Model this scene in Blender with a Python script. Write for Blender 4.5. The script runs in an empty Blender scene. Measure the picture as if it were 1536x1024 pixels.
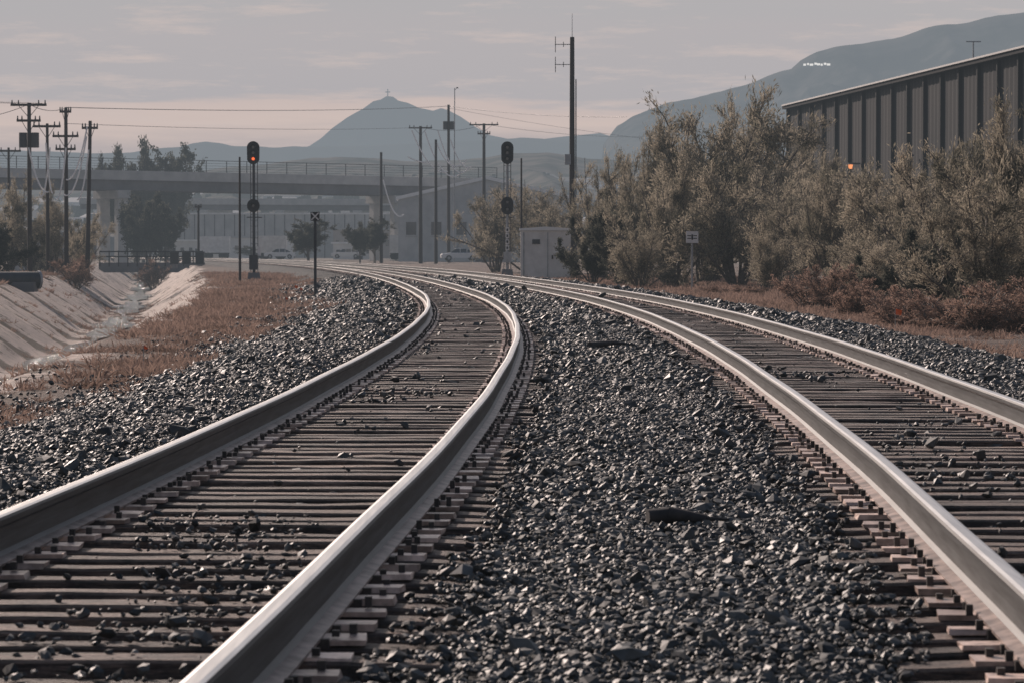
import bpy, bmesh, math, numpy as np
from mathutils import Vector
rng=np.random.default_rng(7)
F=4480.0; CZ=1.28; HY=375.0
def wx(px,Y): return (px-768)/F*Y
def wz(py,Y): return CZ+(HY-py)/F*Y
scene=bpy.context.scene
COL=scene.collection
# ---------------------------------------------------------------- noise
def _hash(ix,iy,s):
    n=(ix.astype(np.int64)*374761393+iy.astype(np.int64)*668265263+s*1442695)&0x7fffffff
    n=((n^(n>>13))*1274126177)&0x7fffffff
    return ((n^(n>>16))&0xffff)/65535.0
def vnoise(x,y,s=0):
    x=np.asarray(x,float);y=np.asarray(y,float)
    ix=np.floor(x);iy=np.floor(y);fx=x-ix;fy=y-iy
    fx=fx*fx*(3-2*fx);fy=fy*fy*(3-2*fy)
    a=_hash(ix,iy,s);b=_hash(ix+1,iy,s);c=_hash(ix,iy+1,s);d=_hash(ix+1,iy+1,s)
    return (a*(1-fx)+b*fx)*(1-fy)+(c*(1-fx)+d*fx)*fy
def fbm(x,y,o=4,s=0):
    r=0;a=.5;t=0
    for i in range(o):
        r=r+a*vnoise(x*2**i,y*2**i,s+i*17);t+=a;a*=.5
    return r/t
def sstep(a,b,x):
    t=np.clip((x-a)/(b-a),0,1);return t*t*(3-2*t)
# ---------------------------------------------------------------- materials
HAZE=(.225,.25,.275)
def newmat(name):
    m=bpy.data.materials.new(name);m.use_nodes=True
    nt=m.node_tree
    for n in list(nt.nodes): nt.nodes.remove(n)
    return m,nt
def N(nt,t,**k):
    n=nt.nodes.new(t)
    for a,b in k.items(): setattr(n,a,b)
    return n
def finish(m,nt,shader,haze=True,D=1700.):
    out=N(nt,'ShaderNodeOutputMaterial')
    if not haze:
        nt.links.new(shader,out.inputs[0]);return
    # aerial perspective: haze painted in as emission, stronger with world distance down the line
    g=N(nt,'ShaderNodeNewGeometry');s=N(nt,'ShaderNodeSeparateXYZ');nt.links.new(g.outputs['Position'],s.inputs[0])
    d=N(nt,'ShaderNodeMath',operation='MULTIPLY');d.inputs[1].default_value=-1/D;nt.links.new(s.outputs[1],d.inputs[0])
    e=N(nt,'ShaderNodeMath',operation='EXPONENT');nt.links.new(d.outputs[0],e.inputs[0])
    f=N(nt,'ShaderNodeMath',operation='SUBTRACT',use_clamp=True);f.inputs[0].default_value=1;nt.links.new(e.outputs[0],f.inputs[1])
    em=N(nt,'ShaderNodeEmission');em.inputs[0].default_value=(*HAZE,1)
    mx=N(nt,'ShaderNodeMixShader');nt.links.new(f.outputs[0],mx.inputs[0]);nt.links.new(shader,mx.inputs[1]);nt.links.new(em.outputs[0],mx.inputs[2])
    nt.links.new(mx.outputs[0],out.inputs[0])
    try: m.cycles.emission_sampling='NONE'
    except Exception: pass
def mixc(nt,fac,a,b):
    n=N(nt,'ShaderNodeMix',data_type='RGBA')
    for sock,v in ((n.inputs[0],fac),(n.inputs[6],a),(n.inputs[7],b)):
        if isinstance(v,(int,float)): sock.default_value=v
        elif isinstance(v,tuple): sock.default_value=(*v,1)
        else: nt.links.new(v,sock)
    return n.outputs[2]
def noise(nt,scale,detail=3,vec=None,rough=.6,scl=None,obj=False):
    t=N(nt,'ShaderNodeTexNoise');t.inputs['Scale'].default_value=scale;t.inputs['Detail'].default_value=detail;t.inputs['Roughness'].default_value=rough
    if vec is None:
        if obj: vec=N(nt,'ShaderNodeTexCoord').outputs['Object']
        else: vec=N(nt,'ShaderNodeNewGeometry').outputs['Position']
    if scl:
        mp=N(nt,'ShaderNodeMapping');mp.inputs['Scale'].default_value=scl;nt.links.new(vec,mp.inputs[0]);vec=mp.outputs[0]
    nt.links.new(vec,t.inputs['Vector'])
    return t.outputs['Fac']
def ramp(nt,fac,a,b):
    r=N(nt,'ShaderNodeMapRange');r.inputs[1].default_value=a;r.inputs[2].default_value=b;nt.links.new(fac,r.inputs[0]);return r.outputs[0]
def simple(name,c1,c2=None,rough=.8,metal=0,nscale=3.,scl=None,bump=0,bscale=None,island=0,rnd=0,haze=True,spec=.5,lo=.35,hi=.65,obj=False,det=3):
    m,nt=newmat(name);p=N(nt,'ShaderNodeBsdfPrincipled')
    p.inputs['Roughness'].default_value=rough;p.inputs['Metallic'].default_value=metal;p.inputs['Specular IOR Level'].default_value=spec
    if c2 is None: c2=tuple(v*.75 for v in c1)
    nz=noise(nt,nscale,det,scl=scl,obj=obj)
    col=mixc(nt,ramp(nt,nz,lo,hi),c1,c2)
    if island or rnd:
        if island: v=N(nt,'ShaderNodeNewGeometry').outputs['Random Per Island'];am=island
        else: v=N(nt,'ShaderNodeObjectInfo').outputs['Random'];am=rnd
        mr=N(nt,'ShaderNodeMapRange');mr.inputs[3].default_value=1-am;mr.inputs[4].default_value=1+am;nt.links.new(v,mr.inputs[0])
        vm=N(nt,'ShaderNodeVectorMath',operation='SCALE');nt.links.new(col,vm.inputs[0]);nt.links.new(mr.outputs[0],vm.inputs['Scale']);col=vm.outputs[0]
    nt.links.new(col,p.inputs['Base Color'])
    if bump:
        b=N(nt,'ShaderNodeBump');b.inputs['Strength'].default_value=1;b.inputs['Distance'].default_value=bump
        nt.links.new(noise(nt,bscale or nscale*3,4,scl=scl,obj=obj),b.inputs['Height']);nt.links.new(b.outputs[0],p.inputs['Normal'])
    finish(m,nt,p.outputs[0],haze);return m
def leafmat(name,c1,c2,tr=.4,var=.45):
    m,nt=newmat(name)
    g=N(nt,'ShaderNodeNewGeometry')
    cl=noise(nt,.9,1)
    v=N(nt,'ShaderNodeMath',operation='MULTIPLY_ADD',use_clamp=True);nt.links.new(g.outputs['Random Per Island'],v.inputs[0]);v.inputs[1].default_value=var
    nt.links.new(ramp(nt,cl,.3,.7),v.inputs[2])
    v2=N(nt,'ShaderNodeMath',operation='SUBTRACT',use_clamp=True);nt.links.new(v.outputs[0],v2.inputs[0]);v2.inputs[1].default_value=var*.5
    col=mixc(nt,v2.outputs[0],c1,c2)
    d=N(nt,'ShaderNodeBsdfDiffuse');t=N(nt,'ShaderNodeBsdfTranslucent');mx=N(nt,'ShaderNodeMixShader');mx.inputs[0].default_value=tr
    nt.links.new(col,d.inputs[0]);nt.links.new(col,t.inputs[0]);nt.links.new(d.outputs[0],mx.inputs[1]);nt.links.new(t.outputs[0],mx.inputs[2])
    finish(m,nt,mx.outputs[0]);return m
def glow(name,c,s):
    m,nt=newmat(name);e=N(nt,'ShaderNodeEmission');e.inputs[0].default_value=(*c,1);e.inputs[1].default_value=s
    finish(m,nt,e.outputs[0],False);return m
M={}
M['rail_top']=simple('polished_rail_steel',(.80,.775,.755),(.60,.585,.575),rough=.36,metal=1,nscale=5,scl=(8,.25,1),spec=.5)
M['rail_side']=simple('weathered_rail_steel',(.075,.078,.078),(.032,.032,.032),rough=.5,metal=.1,nscale=14,scl=(1,.12,2.5))
M['rail_foot']=simple('rusty_rail_foot',(.40,.31,.275),(.13,.10,.09),rough=.45,metal=.2,nscale=9,det=4)
M['plate']=simple('rusty_tie_plate',(.70,.54,.47),(.32,.24,.205),rough=.4,metal=.1,nscale=14,island=.35)
M['spike']=simple('spike_steel',(.035,.032,.032),(.07,.06,.055),rough=.6,metal=.3,nscale=20)
M['rock']=simple('ballast_rock',(.075,.078,.077),(.018,.022,.024),rough=.56,nscale=9,rnd=.85,spec=.5,det=2)
M['pole']=simple('creosote_wood',(.04,.034,.03),(.07,.06,.055),nscale=4,scl=(4,4,.4))
M['black']=simple('black_painted_metal',(.012,.013,.015),(.02,.02,.022),rough=.6)
M['grey']=simple('galvanised_steel',(.34,.35,.36),(.25,.26,.27),rough=.5,metal=.3)
M['dkgrey']=simple('dark_steel',(.06,.065,.07),(.04,.045,.05),rough=.6)
M['white']=simple('dirty_white_paint',(.70,.68,.66),(.56,.54,.52),rough=.6,nscale=1.5)
M['concrete']=simple('bridge_concrete',(.45,.44,.43),(.34,.34,.335),nscale=.5)
M['concdark']=simple('stained_concrete',(.17,.17,.175),(.12,.12,.125),nscale=.4)
M['wire']=simple('cable_aluminium',(.10,.10,.11),(.08,.08,.085),rough=.4,metal=.2)
M['wirew']=simple('bright_cable',(.92,.90,.88),(.9,.88,.86),rough=.3)
M['orange']=simple('orange_flag_plastic',(.75,.16,.04),(.7,.12,.03),rough=.5)
M['red']=glow('red_signal_lens',(1,.16,.06),1.4)
M['amber']=glow('amber_lamp',(1,.36,.16),1.1)
M['glass']=simple('dark_glass',(.03,.035,.04),(.04,.045,.05),rough=.1,spec=.8)
M['carpaint']=simple('silver_car_paint',(.6,.61,.63),(.55,.56,.58),rough=.3,metal=.3)
M['rubber']=simple('tyre_rubber',(.02,.02,.02),(.025,.025,.025))
M['bark']=simple('grey_bark',(.14,.12,.105),(.08,.07,.06),nscale=8,det=1)
M['leaf']=leafmat('olive_leaves',(.12,.117,.09),(.49,.43,.34),tr=.45,var=.7)
M['leafd']=leafmat('dark_leaves',(.045,.05,.045),(.13,.13,.105))
M['leafb']=leafmat('dry_brown_leaves',(.17,.115,.09),(.48,.34,.275))
M['grass']=leafmat('dry_grass_blades',(.17,.122,.10),(.43,.31,.255),tr=.35,var=.6)
M['debris']=simple('charred_wood',(.02,.02,.022),(.045,.04,.04),nscale=15)
def tie_mat():
    m,nt=newmat('weathered_tie_wood');p=N(nt,'ShaderNodeBsdfPrincipled');p.inputs['Roughness'].default_value=.62
    g=N(nt,'ShaderNodeNewGeometry')
    gr=noise(nt,6,5,scl=(.8,18,14),rough=.8)
    col=mixc(nt,ramp(nt,gr,.38,.64),(.030,.024,.021),(.31,.225,.185))
    patch=noise(nt,2.6,6,rough=.75)
    col=mixc(nt,ramp(nt,patch,.45,.6),col,(.045,.039,.036))
    mr=N(nt,'ShaderNodeMapRange');mr.inputs[3].default_value=.35;mr.inputs[4].default_value=1.5;nt.links.new(g.outputs['Random Per Island'],mr.inputs[0])
    vm=N(nt,'ShaderNodeVectorMath',operation='SCALE');nt.links.new(col,vm.inputs[0]);nt.links.new(mr.outputs[0],vm.inputs['Scale'])
    nt.links.new(vm.outputs[0],p.inputs['Base Color'])
    b=N(nt,'ShaderNodeBump');b.inputs['Distance'].default_value=.02;b.inputs['Strength'].default_value=1;nt.links.new(gr,b.inputs['Height']);nt.links.new(b.outputs[0],p.inputs['Normal'])
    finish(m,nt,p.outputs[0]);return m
M['tie']=tie_mat()
def ground_mat():
    m,nt=newmat('ground_surface');p=N(nt,'ShaderNodeBsdfPrincipled');p.inputs['Roughness'].default_value=.85;p.inputs['Specular IOR Level'].default_value=.25
    def at(n): return N(nt,'ShaderNodeAttribute',attribute_name=n).outputs['Fac']
    pos=N(nt,'ShaderNodeNewGeometry').outputs['Position']
    n1=noise(nt,.45,6,rough=.75);n2=noise(nt,7,5,rough=.8)
    dirt=mixc(nt,ramp(nt,n1,.38,.62),(.20,.15,.125),(.085,.07,.063))
    dirt=mixc(nt,ramp(nt,n2,.45,.7),dirt,(.28,.21,.175))
    n7=noise(nt,11,5,rough=.85);dirt=mixc(nt,ramp(nt,n7,.48,.58),dirt,(.055,.047,.042))
    vo=N(nt,'ShaderNodeTexVoronoi');vo.inputs['Scale'].default_value=17;nt.links.new(pos,vo.inputs['Vector'])
    sep=N(nt,'ShaderNodeSeparateColor');nt.links.new(vo.outputs['Color'],sep.inputs[0])
    bal=mixc(nt,ramp(nt,sep.outputs[0],0,1),(.012,.014,.016),(.075,.08,.08))
    n3=noise(nt,.35,4)
    bal=mixc(nt,ramp(nt,n3,.5,.8),bal,(.075,.063,.056))
    # concrete lining: dirt and weeds along the panel joints
    s=N(nt,'ShaderNodeSeparateXYZ');nt.links.new(pos,s.inputs[0])
    n4=noise(nt,.8,6,rough=.85)
    a=N(nt,'ShaderNodeMath',operation='MULTIPLY_ADD');nt.links.new(n4,a.inputs[0]);a.inputs[1].default_value=2.6
    b0=N(nt,'ShaderNodeMath',operation='MULTIPLY');nt.links.new(s.outputs[1],b0.inputs[0]);b0.inputs[1].default_value=.75;nt.links.new(b0.outputs[0],a.inputs[2])
    sn=N(nt,'ShaderNodeMath',operation='SINE');nt.links.new(a.outputs[0],sn.inputs[0])
    con=mixc(nt,ramp(nt,noise(nt,2.5,5),.35,.7),(.56,.48,.43),(.40,.345,.31))
    con=mixc(nt,ramp(nt,sn.outputs[0],.2,.45),con,(.085,.07,.055))
    con=mixc(nt,ramp(nt,noise(nt,1.1,5,rough=.75),.55,.62),con,(.12,.10,.08))
    n6=noise(nt,.012,4);far=mixc(nt,ramp(nt,n6,.4,.6),(.18,.16,.14),(.09,.095,.08))
    c=mixc(nt,at('bal'),dirt,bal);c=mixc(nt,at('conc'),c,con);c=mixc(nt,at('far'),c,far)
    nt.links.new(c,p.inputs['Base Color'])
    b=N(nt,'ShaderNodeBump');b.inputs['Distance'].default_value=.12;nt.links.new(n2,b.inputs['Height'])
    nt.links.new(b.outputs[0],p.inputs['Normal'])
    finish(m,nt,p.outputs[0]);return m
M['ground']=ground_mat()
def water_mat():
    m,nt=newmat('shallow_water');p=N(nt,'ShaderNodeBsdfPrincipled');p.inputs['Base Color'].default_value=(.05,.055,.05,1);p.inputs['Roughness'].default_value=.12
    b=N(nt,'ShaderNodeBump');b.inputs['Distance'].default_value=.2;nt.links.new(noise(nt,4,4),b.inputs['Height']);nt.links.new(b.outputs[0],p.inputs['Normal'])
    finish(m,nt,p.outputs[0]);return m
M['water']=water_mat()
# ---------------------------------------------------------------- mesh helpers
def fastmesh(name,V,Q,mats,mi=None,smooth=False):
    V=np.asarray(V,np.float32);Q=np.asarray(Q,np.int32);k=Q.shape[1]
    me=bpy.data.meshes.new(name);me.vertices.add(len(V));me.vertices.foreach_set('co',V.ravel())
    me.loops.add(Q.size);me.loops.foreach_set('vertex_index',Q.ravel())
    me.polygons.add(len(Q));me.polygons.foreach_set('loop_start',np.arange(0,Q.size,k,dtype=np.int32));me.polygons.foreach_set('loop_total',np.full(len(Q),k,np.int32))
    for m in mats: me.materials.append(m)
    if mi is not None: me.polygons.foreach_set('material_index',np.asarray(mi,np.int32))
    me.polygons.foreach_set('use_smooth',np.full(len(Q),smooth,bool))
    me.update(calc_edges=True);me.validate();return me
def addobj(name,me,parent=None,loc=None,coll=COL):
    o=bpy.data.objects.new(name,me);coll.objects.link(o)
    if parent: o.parent=parent
    if loc: o.location=loc
    return o
def empty(name):
    o=bpy.data.objects.new(name,None);COL.objects.link(o);return o
class MB:
    def __init__(s): s.v=[];s.f=[];s.m=[];s.mats=[];s.sm=[]
    def mi(s,mat):
        if mat not in s.mats: s.mats.append(mat)
        return s.mats.index(mat)
    def poly(s,pts,faces,mat,smooth=False):
        b=len(s.v);s.v+= [tuple(p) for p in pts];i=s.mi(mat)
        for f in faces: s.f.append([b+k for k in f]);s.m.append(i);s.sm.append(smooth)
    def box(s,c,sz,mat,rz=0,taper=1):
        x,y,z=sz[0]/2,sz[1]/2,sz[2]/2;P=[]
        for dz in(-1,1):
            t=taper if dz>0 else 1
            for dx,dy in((-1,-1),(1,-1),(1,1),(-1,1)):
                a,b=dx*x*t,dy*y*t;P.append((c[0]+a*math.cos(rz)-b*math.sin(rz),c[1]+a*math.sin(rz)+b*math.cos(rz),c[2]+dz*z))
        s.poly(P,[(3,2,1,0),(4,5,6,7),(0,1,5,4),(1,2,6,5),(2,3,7,6),(3,0,4,7)],mat)
    def cyl(s,p0,p1,r0,r1,mat,n=10,caps=True):
        p0=Vector(p0);p1=Vector(p1);d=(p1-p0).normalized();a=d.orthogonal().normalized();b=d.cross(a);P=[]
        for p,r in((p0,r0),(p1,r1)):
            for i in range(n):
                t=2*math.pi*i/n;P.append(p+a*math.cos(t)*r+b*math.sin(t)*r)
        s.poly(P,[(i,(i+1)%n,n+(i+1)%n,n+i) for i in range(n)],mat,True)
        if caps: s.poly(P,[tuple(range(n))[::-1],tuple(range(n,2*n))],mat)
    def tube(s,pts,r,mat,n=5):
        for a,b in zip(pts[:-1],pts[1:]): s.cyl(a,b,r,r,mat,n,False)
    def prism(s,prof,y0,y1,mat,axis='y'):
        n=len(prof)
        if axis=='y': P=[(x,y0,z) for x,z in prof]+[(x,y1,z) for x,z in prof]
        else: P=[(y0,x,z) for x,z in prof]+[(y1,x,z) for x,z in prof]
        s.poly(P,[tuple(range(n)),tuple(range(n,2*n))[::-1]]+[((i+1)%n,i,n+i,n+(i+1)%n) for i in range(n)],mat)
    def obj(s,name,parent=None,loc=None,coll=COL):
        me=bpy.data.meshes.new(name);me.from_pydata(s.v,[],s.f)
        for m in s.mats: me.materials.append(m)
        for p,i,q in zip(me.polygons,s.m,s.sm): p.material_index=i;p.use_smooth=q
        me.update();return addobj(name,me,parent,loc,coll)
def scatter(name,P,R,S,protos,seed=0):
    cn=bpy.data.collections.new(name+'_parts')
    for p in protos: cn.objects.link(p)
    me=bpy.data.meshes.new(name);me.vertices.add(len(P));me.vertices.foreach_set('co',np.asarray(P,np.float32).ravel())
    a=me.attributes.new('rot','FLOAT_VECTOR','POINT');a.data.foreach_set('vector',np.asarray(R,np.float32).ravel())
    S=np.asarray(S,np.float32)
    if S.ndim==1: S=np.repeat(S[:,None],3,1)
    a=me.attributes.new('scl','FLOAT_VECTOR','POINT');a.data.foreach_set('vector',S.ravel())
    a=me.attributes.new('pick','INT','POINT');a.data.foreach_set('value',np.random.default_rng(seed).integers(0,len(protos),len(P)).astype(np.int32))
    o=addobj(name,me)
    ng=bpy.data.node_groups.new(name,'GeometryNodeTree')
    ng.interface.new_socket('Geometry',in_out='INPUT',socket_type='NodeSocketGeometry');ng.interface.new_socket('Geometry',in_out='OUTPUT',socket_type='NodeSocketGeometry')
    gi=ng.nodes.new('NodeGroupInput');go=ng.nodes.new('NodeGroupOutput');ip=ng.nodes.new('GeometryNodeInstanceOnPoints');ci=ng.nodes.new('GeometryNodeCollectionInfo')
    ci.inputs['Collection'].default_value=cn;ci.inputs['Separate Children'].default_value=True;ci.inputs['Reset Children'].default_value=True
    def na(nm,ty):
        n=ng.nodes.new('GeometryNodeInputNamedAttribute');n.data_type=ty;n.inputs['Name'].default_value=nm
        return [q for q in n.outputs if q.enabled and q.name=='Attribute'][0]
    L=ng.links.new
    L(gi.outputs[0],ip.inputs['Points']);L(ci.outputs[0],ip.inputs['Instance']);ip.inputs['Pick Instance'].default_value=True
    L(na('pick','INT'),ip.inputs['Instance Index']);L(na('rot','FLOAT_VECTOR'),ip.inputs['Rotation']);L(na('scl','FLOAT_VECTOR'),ip.inputs['Scale'])
    L(ip.outputs[0],go.inputs[0])
    md=o.modifiers.new('scatter','NODES');md.node_group=ng
    return o
# ---------------------------------------------------------------- alignment
def Xc(Z):
    Z=np.asarray(Z,float)
    a=.075-.00073*(Z-42)**2
    b=-.98-.0555*(Z-80)-.00025*(Z-80)**2
    return np.where(Z<80,a,b)-.755
def slope(Z): return (Xc(np.asarray(Z)+.5)-Xc(np.asarray(Z)-.5))
CT=np.array([[-60,-7.5],[0,-9.5],[50,-12.2],[80,-14.0],[119,-17.1],[172,-22.5],[265,-33],[430,-53],[700,-88]],float)
def Xcan(Z): return np.interp(Z,CT[:,0],CT[:,1])
CW=5.0
def height(X,Z):
    u=X-Xc(Z)
    bed=sstep(-1.5,-1.15,u)*(1-sstep(5.0,5.35,u))*(1-sstep(1.1,1.3,u)*(1-sstep(2.55,2.75,u)))
    z=np.full(np.shape(X),-.022)-.060*bed
    dl=-.5+.1*fbm(X*.15,Z*.15,3,3)
    fade=1-.5*sstep(230,330,Z)
    z=z+(dl+.065)*sstep(-2.1,-4.3,u)*fade
    z=z+(-.3+.1*fbm(X*.2,Z*.2,3,9))*sstep(6.3,8.0,u)
    z=z+ .12*(fbm(X*1.1,Z*.5,4,5)-.5)*(sstep(-2.3,-3.,u)+sstep(6.3,7,u))
    z=z+ .03*(fbm(X*2.1,Z*1.1,3,8)-.5)
    c=np.abs(X-Xcan(Z))+.5*(fbm(Z*.25,X*0+3,3,4)-.5)
    lin=np.clip((CW-c)/3.8,0,1)
    step=.34*((Z*.75/(2*np.pi)+.12)%1.0-.5)
    z=np.where(c<CW,z*(1-lin)+(-2.75)*lin+step*np.clip(lin*4,0,1)*np.clip((1-lin)*4,0,1),z)
    return z
def axis(a,b,steps):
    out=[a];x=a
    while x<b:
        x+=steps(x);out.append(x)
    return np.array(out)
ys=axis(-30,620,lambda y:.35 if 0<y<60 else (.7 if y<170 else (1.5 if y<300 else 4)))
ys=np.concatenate([[-3000,-600,-120,-60],ys,[700,900,1300,2000,3500,6000,12000,20000]])
us=axis(-48,30,lambda x:.20 if -8<x<9 else .42)
us=np.concatenate([[-9000,-3000,-900,-300,-120,-70],us,[45,80,150,400,1200,4000,9000]])
U,Yg=np.meshgrid(us,ys)
Xg=U+np.where(Yg<620,Xc(np.clip(Yg,-60,620)),Xc(620.))
Zg=height(Xg,np.clip(Yg,-60,640))
far=(Yg>640)|(np.abs(U)>60)
Zg=np.where(far,-.4,Zg)
nr,nc=Xg.shape
idx=np.arange(nr*nc).reshape(nr,nc)
Q=np.stack([idx[:-1,:-1],idx[:-1,1:],idx[1:,1:],idx[1:,:-1]],-1).reshape(-1,4)
me=fastmesh('ground',np.stack([Xg,Yg,Zg],-1).reshape(-1,3),Q,[M['ground']],smooth=True)
wob=fbm(Xg*.5,Yg*.25,4,21)-.5
bal=(sstep(-5.3,-3.9,U+wob*3.0))*(1-sstep(6.8,7.8,U+wob*2.5))
can=np.abs(Xg-Xcan(Yg))
conc=(1-sstep(CW-.1,CW+.4,can+wob*2.2))*(Yg<440)
fr=np.maximum(sstep(300,600,Yg),sstep(40,80,np.abs(U)))
for nm,arr in(('bal',bal),('conc',conc),('far',fr*(1-bal))):
    a=me.attributes.new(nm,'FLOAT','POINT');a.data.foreach_set('value',arr.ravel().astype(np.float32))
addobj('ground',me)
zz=np.arange(60,420,2.);V=[];
for y in zz:
    w=.65+.35*math.sin(y*.13)+.25*math.sin(y*.37)
    V+=[(Xcan(y)-w-.1,y,-2.68),(Xcan(y)+w,y,-2.68)]
addobj('water',fastmesh('water',V,[(2*i,2*i+1,2*i+3,2*i+2) for i in range(len(zz)-1)],[M['water']]))
# ---------------------------------------------------------------- tracks
prof=[(-.076,0),(-.076,.011),(-.03,.022),(-.011,.036),(-.009,.085),(-.011,.128),(-.031,.142),(-.037,.148),(-.0375,.170),(-.032,.181),(-.018,.1855),
      (.018,.1855),(.032,.181),(.0375,.170),(.037,.148),(.031,.142),(.011,.128),(.009,.085),(.011,.036),(.03,.022),(.076,.011),(.076,0)]
pm=[2,2,1,1,1,1,1,1,1,0,0,0,1,1,1,1,1,1,1,2,2,2]
TIE=.385
def frame(Z,off):
    s=slope(Z);n=1/np.sqrt(1+s*s)
    return Xc(Z)+off*n, Z-off*s*n, s
def track(off,seed):
    r=np.random.default_rng(seed)
    root=empty('railroad_track')
    st=np.concatenate([np.arange(-6,130,1.),np.arange(130,640,3.)])
    for nm,o in(('left_rail',off-.755),('right_rail',off+.755)):
        X,Y,s=frame(st,o);n=1/np.sqrt(1+s*s)
        P=np.array(prof);k=len(prof)
        wig=.006*np.sin(st*.35+seed)+.004*np.sin(st*.9)
        V=np.stack([X[:,None]+(P[None,:,0]+wig[:,None])*n[:,None],Y[:,None]-P[None,:,0]*(s*n)[:,None],np.broadcast_to(P[None,:,1]+.02,(len(st),k))],-1)
        Q=[];mi=[]
        for i in range(len(st)-1):
            for j in range(k):
                j2=(j+1)%k;Q.append((i*k+j,i*k+j2,(i+1)*k+j2,(i+1)*k+j));mi.append(pm[j])
        addobj(nm,fastmesh(nm,V.reshape(-1,3),Q,[M['rail_top'],M['rail_side'],M['rail_foot']],mi),root)
    zs=np.arange(-3,600,TIE)
    B=np.array([(-1,-1,-1),(1,-1,-1),(1,1,-1),(-1,1,-1),(-1,-1,1),(1,-1,1),(1,1,1),(-1,1,1)],float)
    Fb=np.array([(3,2,1,0),(4,5,6,7),(0,1,5,4),(1,2,6,5),(2,3,7,6),(3,0,4,7)])
    def boxes(cx,cy,cz,sx,sy,sz,ang,jit=0):
        m=len(cx);L=B[None]*np.stack([sx,sy,sz],-1)[:,None,:]/2
        if jit: L=L+r.normal(0,jit,L.shape)
        ca,sa=np.cos(ang)[:,None],np.sin(ang)[:,None]
        V=np.stack([cx[:,None]+L[...,0]*ca-L[...,1]*sa,cy[:,None]+L[...,0]*sa+L[...,1]*ca,cz[:,None]+L[...,2]],-1).reshape(-1,3)
        Q=(Fb[None]+8*np.arange(m)[:,None,None]).reshape(-1,4);return V,Q
    m=len(zs);zj=zs+r.normal(0,.022,m);xo=r.normal(0,.04,m)+off
    s=slope(zj);ang=np.arctan(-s)+r.normal(0,.010,m)
    cx,cy,_=frame(zj,xo)
    K=9;tl=r.uniform(2.34,2.54,m);tw=r.uniform(.135,.195,m)
    tt=np.linspace(-.5,.5,K)
    lx=tt[None,:]*tl[:,None]
    fy=-tw[:,None]/2+r.normal(0,.005,(m,K));by=tw[:,None]/2+r.normal(0,.005,(m,K))
    # ties sag a little at their ends, where the ballast laps over them
    zt=r.normal(0,.006,m)[:,None]+r.normal(0,.002,(m,K))-.012*np.abs(2*tt[None,:])**6;zt2=zt+r.normal(0,.002,(m,K));zb=np.full((m,K),-.18)
    ring=np.stack([np.stack([lx,fy,zb],-1),np.stack([lx,fy,zt-.010],-1),np.stack([lx,fy+.012,zt],-1),np.stack([lx,by-.010,zt2],-1),np.stack([lx,by,zt2-.010],-1),np.stack([lx,by,zb],-1)],2)
    ca,sa=np.cos(ang)[:,None,None],np.sin(ang)[:,None,None]
    Vt=np.stack([cx[:,None,None]+ring[...,0]*ca-ring[...,1]*sa,cy[:,None,None]+ring[...,0]*sa+ring[...,1]*ca,ring[...,2]],-1).reshape(-1,3)
    q=[]
    for a in range(K-1):
        for b in range(5): q.append((a*6+b,a*6+b+1,(a+1)*6+b+1,(a+1)*6+b))
    q+=[(0,1,4,5),(1,2,3,4)];e=(K-1)*6;q+=[(e+5,e+4,e+1,e),(e+4,e+3,e+2,e+1)]
    q=np.array(q);Qt=(q[None]+(K*6)*np.arange(m)[:,None,None]).reshape(-1,4)
    addobj('ties',fastmesh('ties',Vt,Qt,[M['tie']]),root)
    Vs=[];Qs=[];ms=[];base=0
    def push(V,Q,mi):
        nonlocal base
        Vs.append(V);Qs.append(Q+base);ms.append(np.full(len(Q),mi));base+=len(V)
    for ro in(-.755,.755):
        X,Y,s=frame(zj,off+ro);a=np.arctan(-s)
        push(*boxes(X,Y,np.full(m,.0115),np.full(m,.42),np.full(m,.13),np.full(m,.021),a+r.normal(0,.03,m),.003),0)
        for dx in(-.155,-.105,.105,.155):
            dy=.045*(1 if abs(dx)>.12 else -1)
            keep=r.random(m)<.75
            x=X[keep]+dx*np.cos(a[keep])+r.normal(0,.006,keep.sum());y=Y[keep]+dy
            k=len(x);push(*boxes(x,y,.03+r.uniform(0,.012,k),np.full(k,.024),np.full(k,.026),r.uniform(.02,.045,k),a[keep]),1)
        keep=r.random(m)<.6;k=keep.sum()
        push(*boxes(X[keep],Y[keep]-.1,np.full(k,.012),np.full(k,.19),np.full(k,.03),np.full(k,.03),a[keep]),1)
    me=fastmesh('tie_plates_and_spikes',np.concatenate(Vs),np.concatenate(Qs),[M['plate'],M['spike']],np.concatenate(ms))
    addobj('tie_plates_and_spikes',me,root)
    return zj
zt=[track(0,1),track(3.85,2)]
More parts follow.
